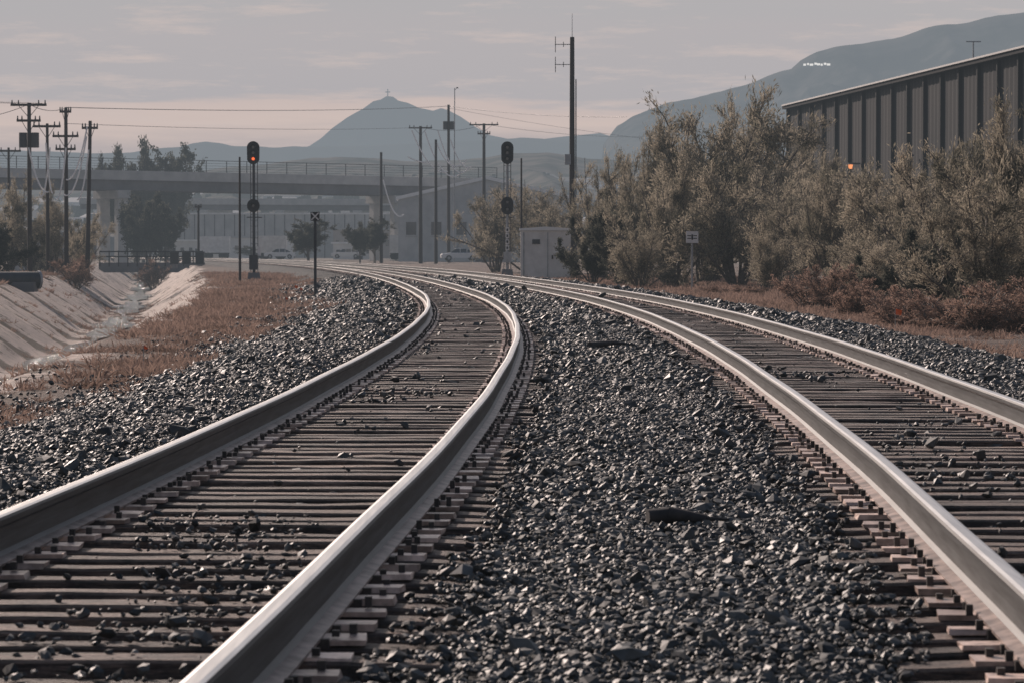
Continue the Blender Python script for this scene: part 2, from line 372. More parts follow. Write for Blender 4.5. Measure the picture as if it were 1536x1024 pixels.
# ---------------------------------------------------------------- ballast
def rock_proto(i):
    r=np.random.default_rng(100+i)
    bm=bmesh.new();bmesh.ops.create_icosphere(bm,subdivisions=1,radius=.5)
    for v in bm.verts: v.co*= r.uniform(.65,1.2)
    sc=(r.uniform(.85,1.4),r.uniform(.55,1.),r.uniform(.35,.65))
    for v in bm.verts: v.co=Vector((v.co.x*sc[0],v.co.y*sc[1],v.co.z*sc[2]))
    for _ in range(6):
        n=Vector(r.normal(0,1,3)).normalized();d=.23
        for v in bm.verts:
            e=v.co.dot(n)-d
            if e>0: v.co-=n*e
    me=bpy.data.meshes.new('ballast_stone');bm.to_mesh(me);bm.free();me.materials.append(M['rock'])
    return bpy.data.objects.new('ballast_stone',me)
rocks=[rock_proto(i) for i in range(16)]
PP=[];SS=[]
def band(z0,z1,dens,size):
    hw0=.185*z1+1.0
    lo=-5.8;hi=8.2
    area=(z1-z0)*(hi-lo);n=int(area*dens)
    z=rng.uniform(z0,z1,n);u=rng.uniform(lo,hi,n);x=u+Xc(z)
    k=(np.abs(x)<hw0)
    z,u,x=z[k],u[k],x[k]
    w=(fbm(x*.5,z*.25,4,21)-.5)
    edge=sstep(-5.3,-3.9,u+w*3)*(1-sstep(6.8,7.8,u+w*2.5))
    k=rng.random(len(z))<edge+.04
    z,u,x=z[k],u[k],x[k]
    s=size*rng.lognormal(0,.42,len(z))
    h=height(x,z)+s*.10+.025*fbm(x*1.5,z*.8,2,77)
    lap=fbm(x*1.3,z*.9,3,61)
    for o,ztt in zip((0,3.85),zt):
        uu=u-o
        near=ztt[np.clip(np.searchsorted(ztt,z),1,len(ztt)-1)];prev=ztt[np.clip(np.searchsorted(ztt,z)-1,0,len(ztt)-1)]
        dd=np.minimum(np.abs(z-near),np.abs(z-prev))
        ontie=(np.abs(uu)<1.25)&(dd<.095+s*.2)
        rail=(np.abs(np.abs(uu)-.755)<.09+s*.3)
        pl=(np.abs(np.abs(uu)-.755)<.25)&ontie
        cover=fbm(x*.8,z*.3,3,31)
        outer=np.abs(uu)-1.04-.22*(lap-.5)*2
        pk=np.where(outer>0,np.clip(.25+outer*5,0,.95),np.clip((cover-.66)*2.0,.006,.15))
        drop=rail|pl|(ontie&(rng.random(len(z))>pk))
        h=np.where(ontie,s*.2,h)
        h=np.where((np.abs(uu)<1.1)&~ontie,np.clip(h,-.07,-.035)+s*.1,h)
        k=~drop
        z,u,x,s,h,lap=z[k],u[k],x[k],s[k],h[k],lap[k]
    PP.append(np.stack([x,z,h],-1));SS.append(s)
band(5.5,15,1700,.033)
band(15,28,900,.039)
band(28,50,340,.053)
band(50,90,95,.08)
band(90,140,36,.12)
P=np.concatenate(PP);S=np.concatenate(SS)
R=rng.uniform(0,6.28,(len(P),3));R[:,:2]=rng.normal(0,.38,(len(P),2))
scatter('ballast_gravel',P,R,S,rocks,1)
print('rocks',len(P))
big=[]
for px,py,s in((950,607,.17),(515,682,.10),(862,608,.12),(1010,640,.07),(1290,690,.08),(880,690,.07),(1180,905,.06),(980,735,.07)):
    Y=F*1.26/(py-HY);big.append((wx(px,Y),Y,.02,s))
big=np.array(big)
scatter('loose_stones',big[:,:3],rng.uniform(0,.6,(len(big),3)),big[:,3],[rock_proto(50),rock_proto(51)],2)
mb=MB()
Y=F*1.25/(778-HY)
for i,(a,b,r0,r1) in enumerate((((0,0,.03),(.12,.03,.035),.035,.04),((.10,.02,.04),(.27,-.02,.02),.038,.022),((.25,-.02,.022),(.38,.02,.015),.014,.006))):
    mb.cyl(a,b,r0,r1,M['debris'],7)
mb.obj('broken_wood_debris',loc=(wx(972,Y),Y,.01))
mb=MB();Y=F*1.25/(520-HY)
mb.cyl((0,0,.03),(.35,.5,.05),.05,.03,M['debris'],7);mb.cyl((.3,.4,.05),(.6,.5,.02),.03,.01,M['debris'],6)
mb.obj('broken_wood_debris',loc=(wx(885,Y),Y,.02))
# ---------------------------------------------------------------- grass
def grass_proto(i,h=.15,n=34,mat='grass',spread=.2):
    r=np.random.default_rng(300+i);V=[];Q=[]
    for k in range(n):
        a=r.uniform(0,6.28);rr=r.uniform(0,spread);b=np.array([math.cos(a)*rr,math.sin(a)*rr,-.02]);L=h*r.uniform(.4,1.2)
        d=np.array([math.cos(a)*r.uniform(0,1.5),math.sin(a)*r.uniform(0,1.5),.8]);d+=r.normal(0,.3,3);d/=np.linalg.norm(d)
        sd=np.cross(d,r.normal(0,1,3));sd/=np.linalg.norm(sd);w=.005+.006*r.random()
        m=b+d*L*.55;t=b+d*L+np.array([d[0],d[1],-.3])*L*.2
        j=len(V);V+=[b-sd*w,b+sd*w,m+sd*w*.9,m-sd*w*.9,t+sd*w*.2,t-sd*w*.2];Q+=[(j,j+1,j+2,j+3),(j+3,j+2,j+4,j+5)]
    return bpy.data.objects.new('grass_tuft',fastmesh('grass_tuft',V,Q,[M[mat]]))
gp=[grass_proto(i) for i in range(5)]
n=60000
z=18+190*rng.random(n)**1.7;u=rng.uniform(-24,-2.8,n)
z2=18+150*rng.random(n)**1.4;u2=rng.uniform(6.4,22,n)
z=np.concatenate([z,z2]);u=np.concatenate([u,u2]);x=u+Xc(z)
dens=(.10+sstep(.40,.60,fbm(x*.4,z*.11,5,41)))*.8
edge=np.where(u<0,1-sstep(-4.9,-3.2,u+(fbm(x*.5,z*.25,4,21)-.5)*3),sstep(6.6,8,u))
can_=np.abs(x-Xcan(z));inc=can_<CW+.2
rows=(np.sin(z*.75+1.1)>.6)
pr=dens*edge;pr=np.where(inc,np.where(rows,.14,.008),pr)
k=(rng.random(len(z))<pr)&(np.abs(x)<.2*z+2)
z,u,x,inc=z[k],u[k],x[k],inc[k]
P=np.stack([x,z,height(x,z)],-1);R=np.zeros_like(P);R[:,2]=rng.uniform(0,6.28,len(P));S=rng.uniform(.4,1.2,len(P))*(1+z/260)*(.5+1.0*(fbm(x*.25,z*.1,3,90)))
scatter('dry_grass',P,R,S,gp,3);print('grass',len(P))
# ---------------------------------------------------------------- bushes & trees
def bush_mesh(name,seed,H,W,nst,nleaf,mat,lsize=(.11,.028),trunk=.0,sparse=1.):
    r=np.random.default_rng(seed);segs=[];leafp=[];
    def line(p,d,L,n,up,wob,r0,r1):
        pts=[p];dd=d/np.linalg.norm(d)
        for i in range(n):
            dd=dd+np.array([0,0,up])/n+r.normal(0,wob,3);dd/=np.linalg.norm(dd);pts.append(pts[-1]+dd*L/n)
        for i in range(n): segs.append((pts[i],pts[i+1],r0+(r1-r0)*i/n,r0+(r1-r0)*(i+1)/n))
        return pts
    base=np.array([0,0,-.1])
    for i in range(nst):
        az=2*math.pi*(i+r.uniform(-.4,.4))/nst;th=r.uniform(.05,.62)*(1 if r.random()<.75 else 1.6)
        d=np.array([math.cos(az)*math.sin(th),math.sin(az)*math.sin(th),math.cos(th)])
        L=r.uniform(.55,1.0)*(H*.9);b=base+np.array([math.cos(az),math.sin(az),0])*r.uniform(0,.05)*W
        if trunk: b=b*.2+np.array([0,0,trunk*r.uniform(.5,1)*H]);L*=(1-trunk*.7)
        pts=line(b,d,L,8,r.uniform(-.25,.35),.07,.012*H,.003*H)
        for k in range(r.integers(8,13)):
            t=r.uniform(.22,1.0);f=t*8;j=min(int(f),7);p=pts[j]+(pts[j+1]-pts[j])*(f-j)
            d2=(pts[j+1]-pts[j])/L*8*.8+r.normal(0,.6,3)+np.array([0,0,.15]);L2=H*r.uniform(.12,.3)*(1.15-.55*t)
            q=line(p,d2,L2,4,r.uniform(-.3,.3),.12,.004*H,.0015*H)
            for k2 in range(4):
                t2=r.uniform(.3,1);j2=min(int(t2*4),3);pp=q[j2]
                q2=line(pp,(q[j2+1]-q[j2])/L2*4+r.normal(0,.7,3),L2*r.uniform(.35,.6),2,0,.15,.0018*H,.0008*H)
                leafp.append((q2[0],q2[2]))
            leafp.append((q[1],q[4]))
    if trunk: segs.append((base,base+np.array([0,0,trunk*H]),.03*H,.022*H))
    A=np.array([a for a,b in leafp]);Bq=np.array([b for a,b in leafp])
    wgt=r.random(len(A))**1.5*sparse+.05;wgt/=wgt.sum()
    ii=r.choice(len(A),nleaf,p=wgt);t=r.random(nleaf)[:,None]*1.25
    C=A[ii]+(Bq[ii]-A[ii])*t+r.normal(0,.016*H,(nleaf,3))
    D=(Bq-A)[ii];D/=np.linalg.norm(D,axis=1)[:,None]+1e-6;D=D*.7+r.normal(0,.4,(nleaf,3))+np.array([0,0,.35]);D/=np.linalg.norm(D,axis=1)[:,None]
    E=np.cross(D,r.normal(0,1,(nleaf,3)));E/=np.linalg.norm(E,axis=1)[:,None]+1e-6
    l=lsize[0]*r.uniform(.5,1.3,nleaf)[:,None];w=lsize[1]*r.uniform(.7,1.5,nleaf)[:,None]
    LV=np.stack([C-D*l/2,C+E*w/2,C+D*l/2,C-E*w/2],1).reshape(-1,3)
    LQ=np.arange(nleaf*4).reshape(-1,4)
    SV=[];SQ=[];bse=len(LV)
    for a,b,r0,r1 in segs:
        d=b-a;d=d/(np.linalg.norm(d)+1e-9);s1=np.cross(d,[.3,.9,.2]);s1/=np.linalg.norm(s1);s2=np.cross(d,s1);j=bse+len(SV)
        for p,rr in((a,max(r0,.006)),(b,max(r1,.006))):
            for c,s in((1,0),(-.5,.87),(-.5,-.87)): SV.append(p+(s1*c+s2*s)*rr)
        SQ+=[(j,j+1,j+4,j+3),(j+1,j+2,j+5,j+4),(j+2,j,j+3,j+5)]
    V=np.concatenate([LV,np.array(SV)]);Q=np.concatenate([LQ,np.array(SQ)])
    mx=np.percentile(V[:,2],99.7);V[:,2]*=H/mx
    rad=np.percentile(np.hypot(V[:,0],V[:,1]),97);V[:,:2]*=(W/2)/rad
    mi=np.concatenate([np.zeros(nleaf),np.ones(len(SQ))])
    return fastmesh(name,V,Q,[mat,M['bark']],mi)
big_b=[bush_mesh('desert_shrub',10+i,7,7,15,27000,M['leaf'],(.21,.034)) for i in range(3)]
med_b=[bush_mesh('desert_shrub',20+i,4.5,5,14,19000,M['leaf'],(.14,.022)) for i in range(3)]
drk_b=[bush_mesh('dark_shrub',30+i,5,5,12,20000,M['leafd'],(.16,.07)) for i in range(2)]
tre_b=[bush_mesh('street_tree',40+i,9,7,9,20000,M['leafd'],(.26,.13),trunk=.25) for i in range(2)]
dry_b=[bush_mesh('dry_brush',50+i,1.4,1.9,16,12000,M['leafb'],(.05,.011)) for i in range(3)]
def plant(name,pool,i,px,Y,ytop,w,gz=None,rot=None):
    me=pool[i%len(pool)];x=wx(px,Y)
    if gz is None: gz=float(height(np.array([x]),np.array([float(Y)]))[0])
    h=wz(ytop,Y)-gz
    o=addobj(name,me,loc=(x,Y,gz))
    hh={'big':7,'med':4.5,'drk':5,'tre':9,'dry':1.4};ww={'big':7,'med':5,'drk':5,'tre':7,'dry':1.9}
    k=[q for q,p in(('big',big_b),('med',med_b),('drk',drk_b),('tre',tre_b),('dry',dry_b)) if p is pool][0]
    o.scale=(w/ww[k],w/ww[k],h/hh[k]);o.rotation_euler[2]=rot if rot is not None else (px*1.7+i)%6.28
    return o
R_=[(905,152,232,5.5,0,'b'),(965,142,205,6,1,'b'),(1060,134,142,9.5,2,'b'),(1140,138,156,8,0,'b'),(1010,122,235,6,1,'b'),(1105,120,225,6.5,2,'m'),
    (890,132,330,3.6,0,'d'),(935,126,318,4.0,1,'d'),(1000,150,186,7,1,'b'),(1200,150,215,6,0,'m'),(1245,106,255,4.6,0,'m'),(1185,112,290,4.6,1,'m'),(1325,100,252,5,1,'m'),(1390,94,244,4.5,2,'m'),
    (1450,84,212,5,0,'m'),(1525,74,160,5.6,1,'b'),(1490,64,262,3.6,2,'m'),(1620,66,160,5.5,0,'b'),(1720,75,190,6,2,'b'),(1800,62,180,6,1,'b'),(1590,90,150,6,1,'b'),
    (1270,125,268,5,1,'m'),(1350,120,268,5,2,'m'),(745,205,283,6,0,'m'),(800,200,280,7,1,'m'),(840,190,300,5,2,'m'),(1430,105,250,5,0,'m'),
    (1300,80,345,3.2,2,'m'),(1400,72,350,3.0,0,'d'),(1150,104,350,3.2,0,'m'),(960,118,345,3.4,1,'m')]
for px,Y,yt,w,i,k in R_:
    plant({'b':'desert_shrub','m':'desert_shrub','d':'dark_shrub'}[k],{'b':big_b,'m':med_b,'d':drk_b}[k],i,px,Y,yt,w)
for px,Y,yt,w,i in((1215,76,400,1.9,0),(1250,74,398,2.1,1),(1285,68,420,1.6,2),(1350,60,430,1.7,0),(1410,58,436,1.8,1),(1470,56,425,2,2),(1520,57,428,2.,0),(1580,55,420,2,1),(1120,96,428,1.5,2),(1075,100,428,1.5,1),
    (115,200,385,3,1),(100,215,380,3,0),(230,300,390,4,0)):
    plant('dry_brush',dry_b,i,px,Y,yt,w)
for px,Y,yt,w,i,k in((15,215,268,8,0,'b'),(78,212,282,6.5,1,'b'),(122,225,322,4,2,'b'),(-50,195,250,8,2,'b'),(45,218,335,5,0,'d'),(-10,190,335,5,1,'d')):
    plant('desert_shrub' if k=='b' else 'dark_shrub',big_b if k=='b' else drk_b,i,px,Y,yt,w)
for px,Y,yt,w,i in((215,500,216,11,0),(255,505,222,9,1),(178,510,228,8,0),(225,395,293,6.5,1),(208,402,300,5,0),(250,400,310,5,0),(462,330,330,4.5,1),(540,345,335,3.6,0),(562,350,328,3.4,1),(735,260,335,3.4,0),(395,480,370,8,1)):
    plant('street_tree',tre_b,i,px,Y,yt,w)
# ---------------------------------------------------------------- mountains
def mtn_mat(name,c1,c2,sc):
    return simple(name,c1,c2,rough=1,nscale=sc,spec=0,lo=.42,hi=.58)
def mountain(name,pts,Y,depth,back,mat,rough,seed,fs):
    p=np.array(pts,float);xs=np.linspace(wx(p[0,0],Y),wx(p[-1,0],Y),620)
    top=np.interp(xs,wx(p[:,0],Y),wz(p[:,1],Y))
    top=top+(fbm(xs/fs,xs*0+seed,4,seed)-.5)*rough*np.clip(top/60,0,1)
    vs=np.concatenate([np.linspace(0,1,60),np.linspace(1.05,2,14)])
    V=np.zeros((len(vs),len(xs),3))
    for i,v in enumerate(vs):
        y=Y-depth*(1-v) if v<=1 else Y+back*(v-1)
        sh=(v**1.25) if v<=1 else (2-v)**1.2
        g=np.abs(fbm(xs/(fs*1.4)+v*.6,np.full_like(xs,v*3.),4,seed+5)-.5)*2
        h=top*sh*(1-.55*g*min(1,4*abs(1-v)))
        V[i,:,0]=xs*(y/Y)**.3;V[i,:,1]=y;V[i,:,2]=h-1.2*(1-min(1,v*5))
    nr,nc=V.shape[:2];idx=np.arange(nr*nc).reshape(nr,nc)
    Q=np.stack([idx[:-1,:-1],idx[:-1,1:],idx[1:,1:],idx[1:,:-1]],-1).reshape(-1,4)
    return addobj(name,fastmesh(name,V.reshape(-1,3),Q,[mat],smooth=True))
m1=mtn_mat('desert_mountain_slope',(.15,.14,.13),(.05,.055,.05),.03)
m2=mtn_mat('far_peak_slope',(.17,.16,.155),(.10,.10,.10),.008)
mountain('mountain',[(905,215),(925,190),(950,176),(1000,156),(1060,146),(1110,131),(1150,115),(1185,106),(1200,92),(1225,80),(1290,68),(1350,57),(1400,45),(1450,34),(1500,25),(1540,18),(1640,0),(1800,-20),(2100,-30),(2600,60),(3000,375)],3000,900,900,m1,12,3,60)
mountain('mountain_peak',[(400,245),(440,228),(465,219),(482,208),(500,192),(520,178),(545,165),(560,154),(572,151),(580,146),(590,147),(598,153),(612,156),(628,163),(650,167),(662,163),(672,166),(690,175),(712,190),(735,203),(780,212),(810,210),(850,205),(900,200),(940,212),(1000,240),(1300,300)],7000,1500,1500,m2,5,7,160)
mountain('hills',[(-400,230),(-100,222),(0,226),(100,230),(200,228),(270,222),(290,216),(310,214),(330,217),(350,222),(420,224),(520,218),(600,216),(700,212),(780,208),(850,212),(930,215),(1100,225),(1400,240),(2000,250)],4500,1000,800,m2,12,11,120)
m3=mtn_mat('town_hillside',(.16,.145,.13),(.07,.075,.065),.05)
mountain('town_hillside',[(-600,300),(-100,285),(150,275),(300,262),(420,245),(520,238),(620,240),(720,238),(820,232),(930,240),(1200,262),(1700,300)],1500,800,500,m3,8,13,50)
mb=MB();Y=6990;x=wx(582,Y);z=wz(148,Y)
mb.box((x,Y,z+8),(2.2,2.2,26),M['concdark']);mb.box((x,Y,z+14),(11,2.1,2.4),M['concdark']);mb.box((x,Y,z-3),(14,10,6),M['concdark'],taper=.7)
mb.obj('monument_cross')
mb=MB();Y=2940
m_b=glow('painted_sun_glint',(.95,.93,.9),.8)  # emission stands in for sun reflected off the white hilltop buildings
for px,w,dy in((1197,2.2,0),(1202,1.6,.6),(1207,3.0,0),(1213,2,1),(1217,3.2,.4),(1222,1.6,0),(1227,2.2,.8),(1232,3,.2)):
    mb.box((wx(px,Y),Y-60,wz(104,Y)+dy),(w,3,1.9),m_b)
    mb.box((wx(px,Y),Y-59.5,wz(104,Y)+dy-1.8),(w*1.4,3.5,1.6),M['grey'])
mb.obj('hilltop_buildings')
mb=MB();r=np.random.default_rng(5)
for i in range(460):
    px=r.uniform(-50,1150);Y=r.uniform(700,1420)
    v=1-(1500-Y)/800
    t=np.interp(px,[-600,-100,150,300,420,520,620,720,820,930,1200,1700],[300,285,275,262,245,238,240,238,232,240,262,300])
    z=wz(t,1500)*max(v,0)**1.25*.78-1
    w=r.uniform(6,18);h=r.uniform(3,6);x=wx(px,Y)
    if r.random()<.55:
        m=M['white'] if r.random()<.4 else (M['concrete'] if r.random()<.6 else M['concdark'])
        a=0;mb.box((x,Y,z+h/2),(w,w*.7,h),m,a)
        mb.poly([(x-w/2,Y-w*.35,z+h+.02),(x+w/2,Y-w*.35,z+h+.02),(x+w/2,Y+w*.35,z+h+.02),(x-w/2,Y+w*.35,z+h+.02),(x-w*.3,Y,z+h+2),(x+w*.3,Y,z+h+2)],[(0,1,5,4),(1,2,5),(2,3,4,5),(3,0,4)],M['white'] if r.random()<.4 else M['concdark'])
        for k in range(3): mb.box((x+(k-1)*w*.3,Y-w*.35-.05,z+h*.55),(w*.12,.1,h*.3),M['glass'])
    else:
        for k in range(5):
            q=r.normal(0,2.5,2);mb.cyl((x+q[0],Y+q[1],z),(x+q[0]+r.normal(0,.5),Y+q[1],z+r.uniform(4,9)),2.6,r.uniform(.4,1.6),M['leafd'],7)
mb.obj('distant_town')
# ---------------------------------------------------------------- overpass bridge
def overpass(name,x0,Y0,z0,x1,Y1,z1,width,thick,mat,piers,fence=True):
    root=empty(name);a=Vector((x0,Y0,z0));b=Vector((x1,Y1,z1));d=b-a;L=d.length;h=Vector((d.x,d.y,0)).normalized();nrm=Vector((-h.y,h.x,0))
    if nrm.y<0: nrm=-nrm
    def slab(nm,o0,o1,zt,zb,m):
        mb=MB();P=[]
        for q in(a,b):
            for o,z in((o0,zt),(o1,zt),(o1,zb),(o0,zb)): P.append(q+nrm*o+Vector((0,0,z)))
        mb.poly(P,[(0,1,2,3),(7,6,5,4),(0,4,5,1),(1,5,6,2),(2,6,7,3),(3,7,4,0)],m);mb.obj(nm,root)
    slab('deck',0,width,0,-.35,mat)
    for k in range(5): slab('girder_%d'%k,.35+k*(width-1.8)/4,.95+k*(width-1.8)/4,-.355,-thick,M['concdark'])
    slab('parapet_near',-.2,.05,.8,-.5,mat);slab('parapet_far',width-.05,width+.2,.8,-.5,mat)
    if fence:
        mb=MB();n=int(L/3)
        for i in range(n+1):
            p=a+d*(i/n)-nrm*.08;mb.box((p.x,p.y,p.z+1.6),(.11,.11,1.7),M['dkgrey'])
        for zz in(1.0,1.35,1.7,2.05,2.42): mb.tube([a-nrm*.08+Vector((0,0,zz)),b-nrm*.08+Vector((0,0,zz))],.055 if zz>2.3 else .025,M['dkgrey'],4)
        mb.obj('fence',root)
    for k,t in enumerate(piers):
        mb=MB();p=a+d*t;w=nrm
        for o in(1.0,width-1.2):
            q=p+w*o;mb.box((q.x,q.y,(p.z-thick-1.7)/2),(1.5,1.5,p.z-thick-1.1+.6),mat,math.atan2(w.y,w.x)-math.pi/2,taper=.94)
        c=p+w*width/2;mb.box((c.x,c.y,p.z-thick-.55),(1.9,width+.6,1.08),mat,math.atan2(w.y,w.x)-math.pi/2)
        mb.obj('pier_%d'%k,root)
    return root
Yb=440
overpass('overpass_bridge',wx(-420,385),385,wz(252,385),wx(745,Yb),Yb,wz(277,Yb),9,1.9,M['concrete'],(.1,.487,.86))
overpass('highway_viaduct',wx(120,640),640,wz(303,640),wx(900,600),600,wz(306,600),12,1.6,M['concrete'],(.1,.25,.4,.55,.7,.85),fence=False)
mb=MB()
for px0,px1,yt,Y,m in((240,600,322,560,M['concrete']),(-60,150,350,470,M['concdark'])):
    mb.box(((wx(px0,Y)+wx(px1,Y))/2,Y,(wz(yt,Y)-1)/2),(wx(px1,Y)-wx(px0,Y),.6,wz(yt,Y)+1),m)
    mb.box(((wx(px0,Y)+wx(px1,Y))/2,Y,wz(yt,Y)+.15),(wx(px1,Y)-wx(px0,Y)+.4,.9,.3),M['white'])
    for k in range(24):
        x=wx(px0,Y)+(k+.5)/24*(wx(px1,Y)-wx(px0,Y));mb.box((x,Y-.36,(wz(yt,Y)-1)/2),(.2,.1,wz(yt,Y)+.9),M['concdark'])
mb.obj('retaining_wall')
def building(name,px0,px1,yt,Y,depth,wall,roof,gable=0,door=True,nw=5,rows=1):
    root=empty(name);x0,x1=wx(px0,Y),wx(px1,Y);zt=wz(yt,Y);g=-.5;w=x1-x0;cx=(x0+x1)/2
    mb=MB();mb.prism([(x0,g),(x1,g),(x1,zt),(cx,zt+gable),(x0,zt)] if gable else [(x0,g),(x1,g),(x1,zt),(x0,zt)],Y,Y+depth,wall);mb.obj('walls',root)
    mb=MB();e=.35
    if gable:
        for s,xa,xb in((1,x0-e,cx),(-1,cx,x1+e)):
            za=zt-e*gable/(w/2) if s==1 else zt+gable;zb=zt+gable if s==1 else zt-e*gable/(w/2)
            mb.prism([(xa,za+.02),(xb,zb+.02),(xb,zb+.45),(xa,za+.45)],Y-e,Y+depth+e,roof)
    else:
        mb.box((cx,Y+depth/2,zt+.14),(w+2*e,depth+2*e,.26),roof)
    mb.obj('roof',root)
    mb=MB()
    H=zt-g
    for rr in range(rows):
        for k in range(nw):
            if door and k==nw//2 and rr==0: continue
            x=x0+(k+.5)*w/nw;z=g+H*(rr+.55)/rows
            mb.box((x,Y-.03,z),(w/nw*.4,.1,H/rows*.2),M['glass']);mb.box((x,Y-.06,z-H/rows*.12),(w/nw*.45,.14,.1),M['grey'])
    mb.obj('windows',root)
    if door:
        mb=MB();mb.box((x0+(nw//2+.5)*w/nw,Y-.04,g+min(3.6,H*.6)/2),(min(4,w/nw*.9),.12,min(3.6,H*.6)),M['dkgrey'])
        for q in range(5): mb.box((x0+(nw//2+.5)*w/nw,Y-.12,g+.4+q*min(3.6,H*.6)/5.4),(min(3.8,w/nw*.85),.04,.06),M['black'])
        mb.obj('door',root)
    mb=MB()
    for k in range(int(w/1.2)+1): mb.box((x0+k*w/int(w/1.2),Y-.02,(g+zt)/2),(.07,.06,H-.1),wall)
    mb.obj('wall_ribs',root)
M['wall1']=simple('grey_sheet_wall',(.46,.46,.455),(.36,.365,.365),nscale=.6)
M['wall2']=simple('pale_stucco',(.66,.64,.62),(.56,.54,.52),nscale=.5)
M['wall3']=simple('tan_stucco',(.40,.35,.32),(.32,.28,.26),nscale=.5)
M['roofp']=simple('pale_metal_roof',(.78,.77,.76),(.7,.69,.68),nscale=1,rough=.4)
building('warehouse',598,862,300,385,45,M['wall1'],M['roofp'],gable=2.6,nw=7)
building('yard_building',255,330,362,520,14,M['wall2'],M['roofp'],nw=6)
building('yard_building',335,430,357,500,16,M['wall2'],M['wall1'],nw=7)
building('yard_building',500,560,366,470,12,M['wall2'],M['roofp'],nw=4)
building('storage_building',262,300,350,600,14,M['white'],M['grey'],nw=3)
building('storage_building',500,600,345,540,14,M['wall3'],M['wall1'],nw=8)
building('low_house',20,95,362,240,9,M['wall1'],M['dkgrey'],nw=3)
building('low_house',180,235,372,560,9,M['wall2'],M['dkgrey'],nw=3)
for px0,px1,Y in((385,430,450),(300,345,470),(585,612,430)):
    mb=MB();x0,x1=wx(px0,Y),wx(px1,Y);w=x1-x0
    mb.box(((x0+x1)/2,Y,2.1),(w,2.5,2.6),M['white'])
    for k in range(2):
        for q in(-1,1): mb.cyl((x0+w*(.2+.12*k),Y+q*1.2,.35),(x0+w*(.2+.12*k),Y+q*.9,.35),.5,.5,M['rubber'],12);mb.cyl((x0+w*(.75+.1*k),Y+q*1.2,.35),(x0+w*(.75+.1*k),Y+q*.9,.35),.5,.5,M['rubber'],12)
    mb.box(((x0+x1)/2,Y,.7),(w*.95,1.2,.2),M['black'])
    mb.obj('cargo_trailer')
# ---------------------------------------------------------------- big industrial building (right)
M['corr']=simple('dark_corrugated_sheet',(.020,.022,.024),(.030,.030,.031),rough=.8,nscale=.5,scl=(1,1,.3),spec=.1)
M['rib']=simple('charcoal_rib',(.012,.013,.014),(.018,.019,.02),rough=.85,spec=.1)
M['fascia']=simple('fascia_trim',(.20,.20,.20),(.15,.15,.15),rough=.7,spec=.2)
root=empty('industrial_building')
A=Vector((wx(1183,256),256.,0));Bv=Vector((wx(1536,183.5),183.5,0));d=(Bv-A).normalized();L=170.;nn=Vector((-d.y,d.x,0))
if nn.x<0: nn=-nn
zt_=wz(165,256)
def P3(s,o,z): q=A+d*s+nn*o;return (q.x,q.y,z)
mb=MB();n=int(L/.5);pts=[]
for i in range(n+1):
    pts+= [P3(i*.5,(0 if i%2 else .05),-1),P3(i*.5,(0 if i%2 else .05),zt_)]
mb.poly(pts,[(2*i,2*i+2,2*i+3,2*i+1) for i in range(n)],M['corr']);mb.obj('corrugated_wall',root)
mb=MB();
mb.poly([P3(0,.15,-1),P3(0,40,-1),P3(0,40,zt_),P3(0,.15,zt_)],[(0,1,2,3)],M['corr'])
mb.poly([P3(L,.15,-1),P3(L,40,-1),P3(L,40,zt_),P3(L,.15,zt_)],[(3,2,1,0)],M['corr']);mb.obj('end_walls',root)
mb=MB();mb.poly([P3(-.6,-.5,zt_+.02),P3(L,-.5,zt_+.02),P3(L,40,zt_+.6),P3(-.6,40,zt_+.6),P3(-.6,-.5,zt_+.35),P3(L,-.5,zt_+.35),P3(L,40,zt_+.95),P3(-.6,40,zt_+.95)],[(3,2,1,0),(4,5,6,7),(0,1,5,4),(1,2,6,5),(2,3,7,6),(3,0,4,7)],M['rib'])
mb.poly([P3(-.6,-.60,zt_+.28),P3(L,-.60,zt_+.28),P3(L,-.52,zt_+.42),P3(-.6,-.52,zt_+.42)],[(0,1,2,3)],M['fascia']);mb.obj('roof',root)
mb=MB()
ang=math.atan2(d.y,d.x)
for k in range(int(L/4.8)+1):
    q=P3(k*4.8,-.10,(zt_-1)/2);mb.box(q,(.26,.26,zt_+1),M['rib'],ang)
mb.obj('wall_ribs',root)
mb=MB()
for px,py in((1285,250),(1361,238)):
    s=np.interp(px,[1183,1230,1285,1361,1430,1536],[0,14,28.5,45.5,58,72.9]);q=P3(s,-1.0,wz(py,256-s*.99))
    mb.cyl((q[0],q[1],q[2]-.2),(q[0],q[1],q[2]+.12),.13,.2,M['amber'],10);mb.box((q[0]+.3,q[1]+.1,q[2]+.2),(.9,.3,.12),M['dkgrey'])
mb.obj('wall_lamps',root)
mb=MB();q=P3(38,6,zt_+.6);mb.cyl(q,(q[0],q[1],q[2]+2.6),.08,.05,M['grey'],6);mb.box((q[0],q[1],q[2]+2.6),(1.1,.1,.08),M['grey']);mb.box((q[0],q[1],q[2]+.3),(.9,.9,.7),M['white']);mb.obj('roof_antenna',root)
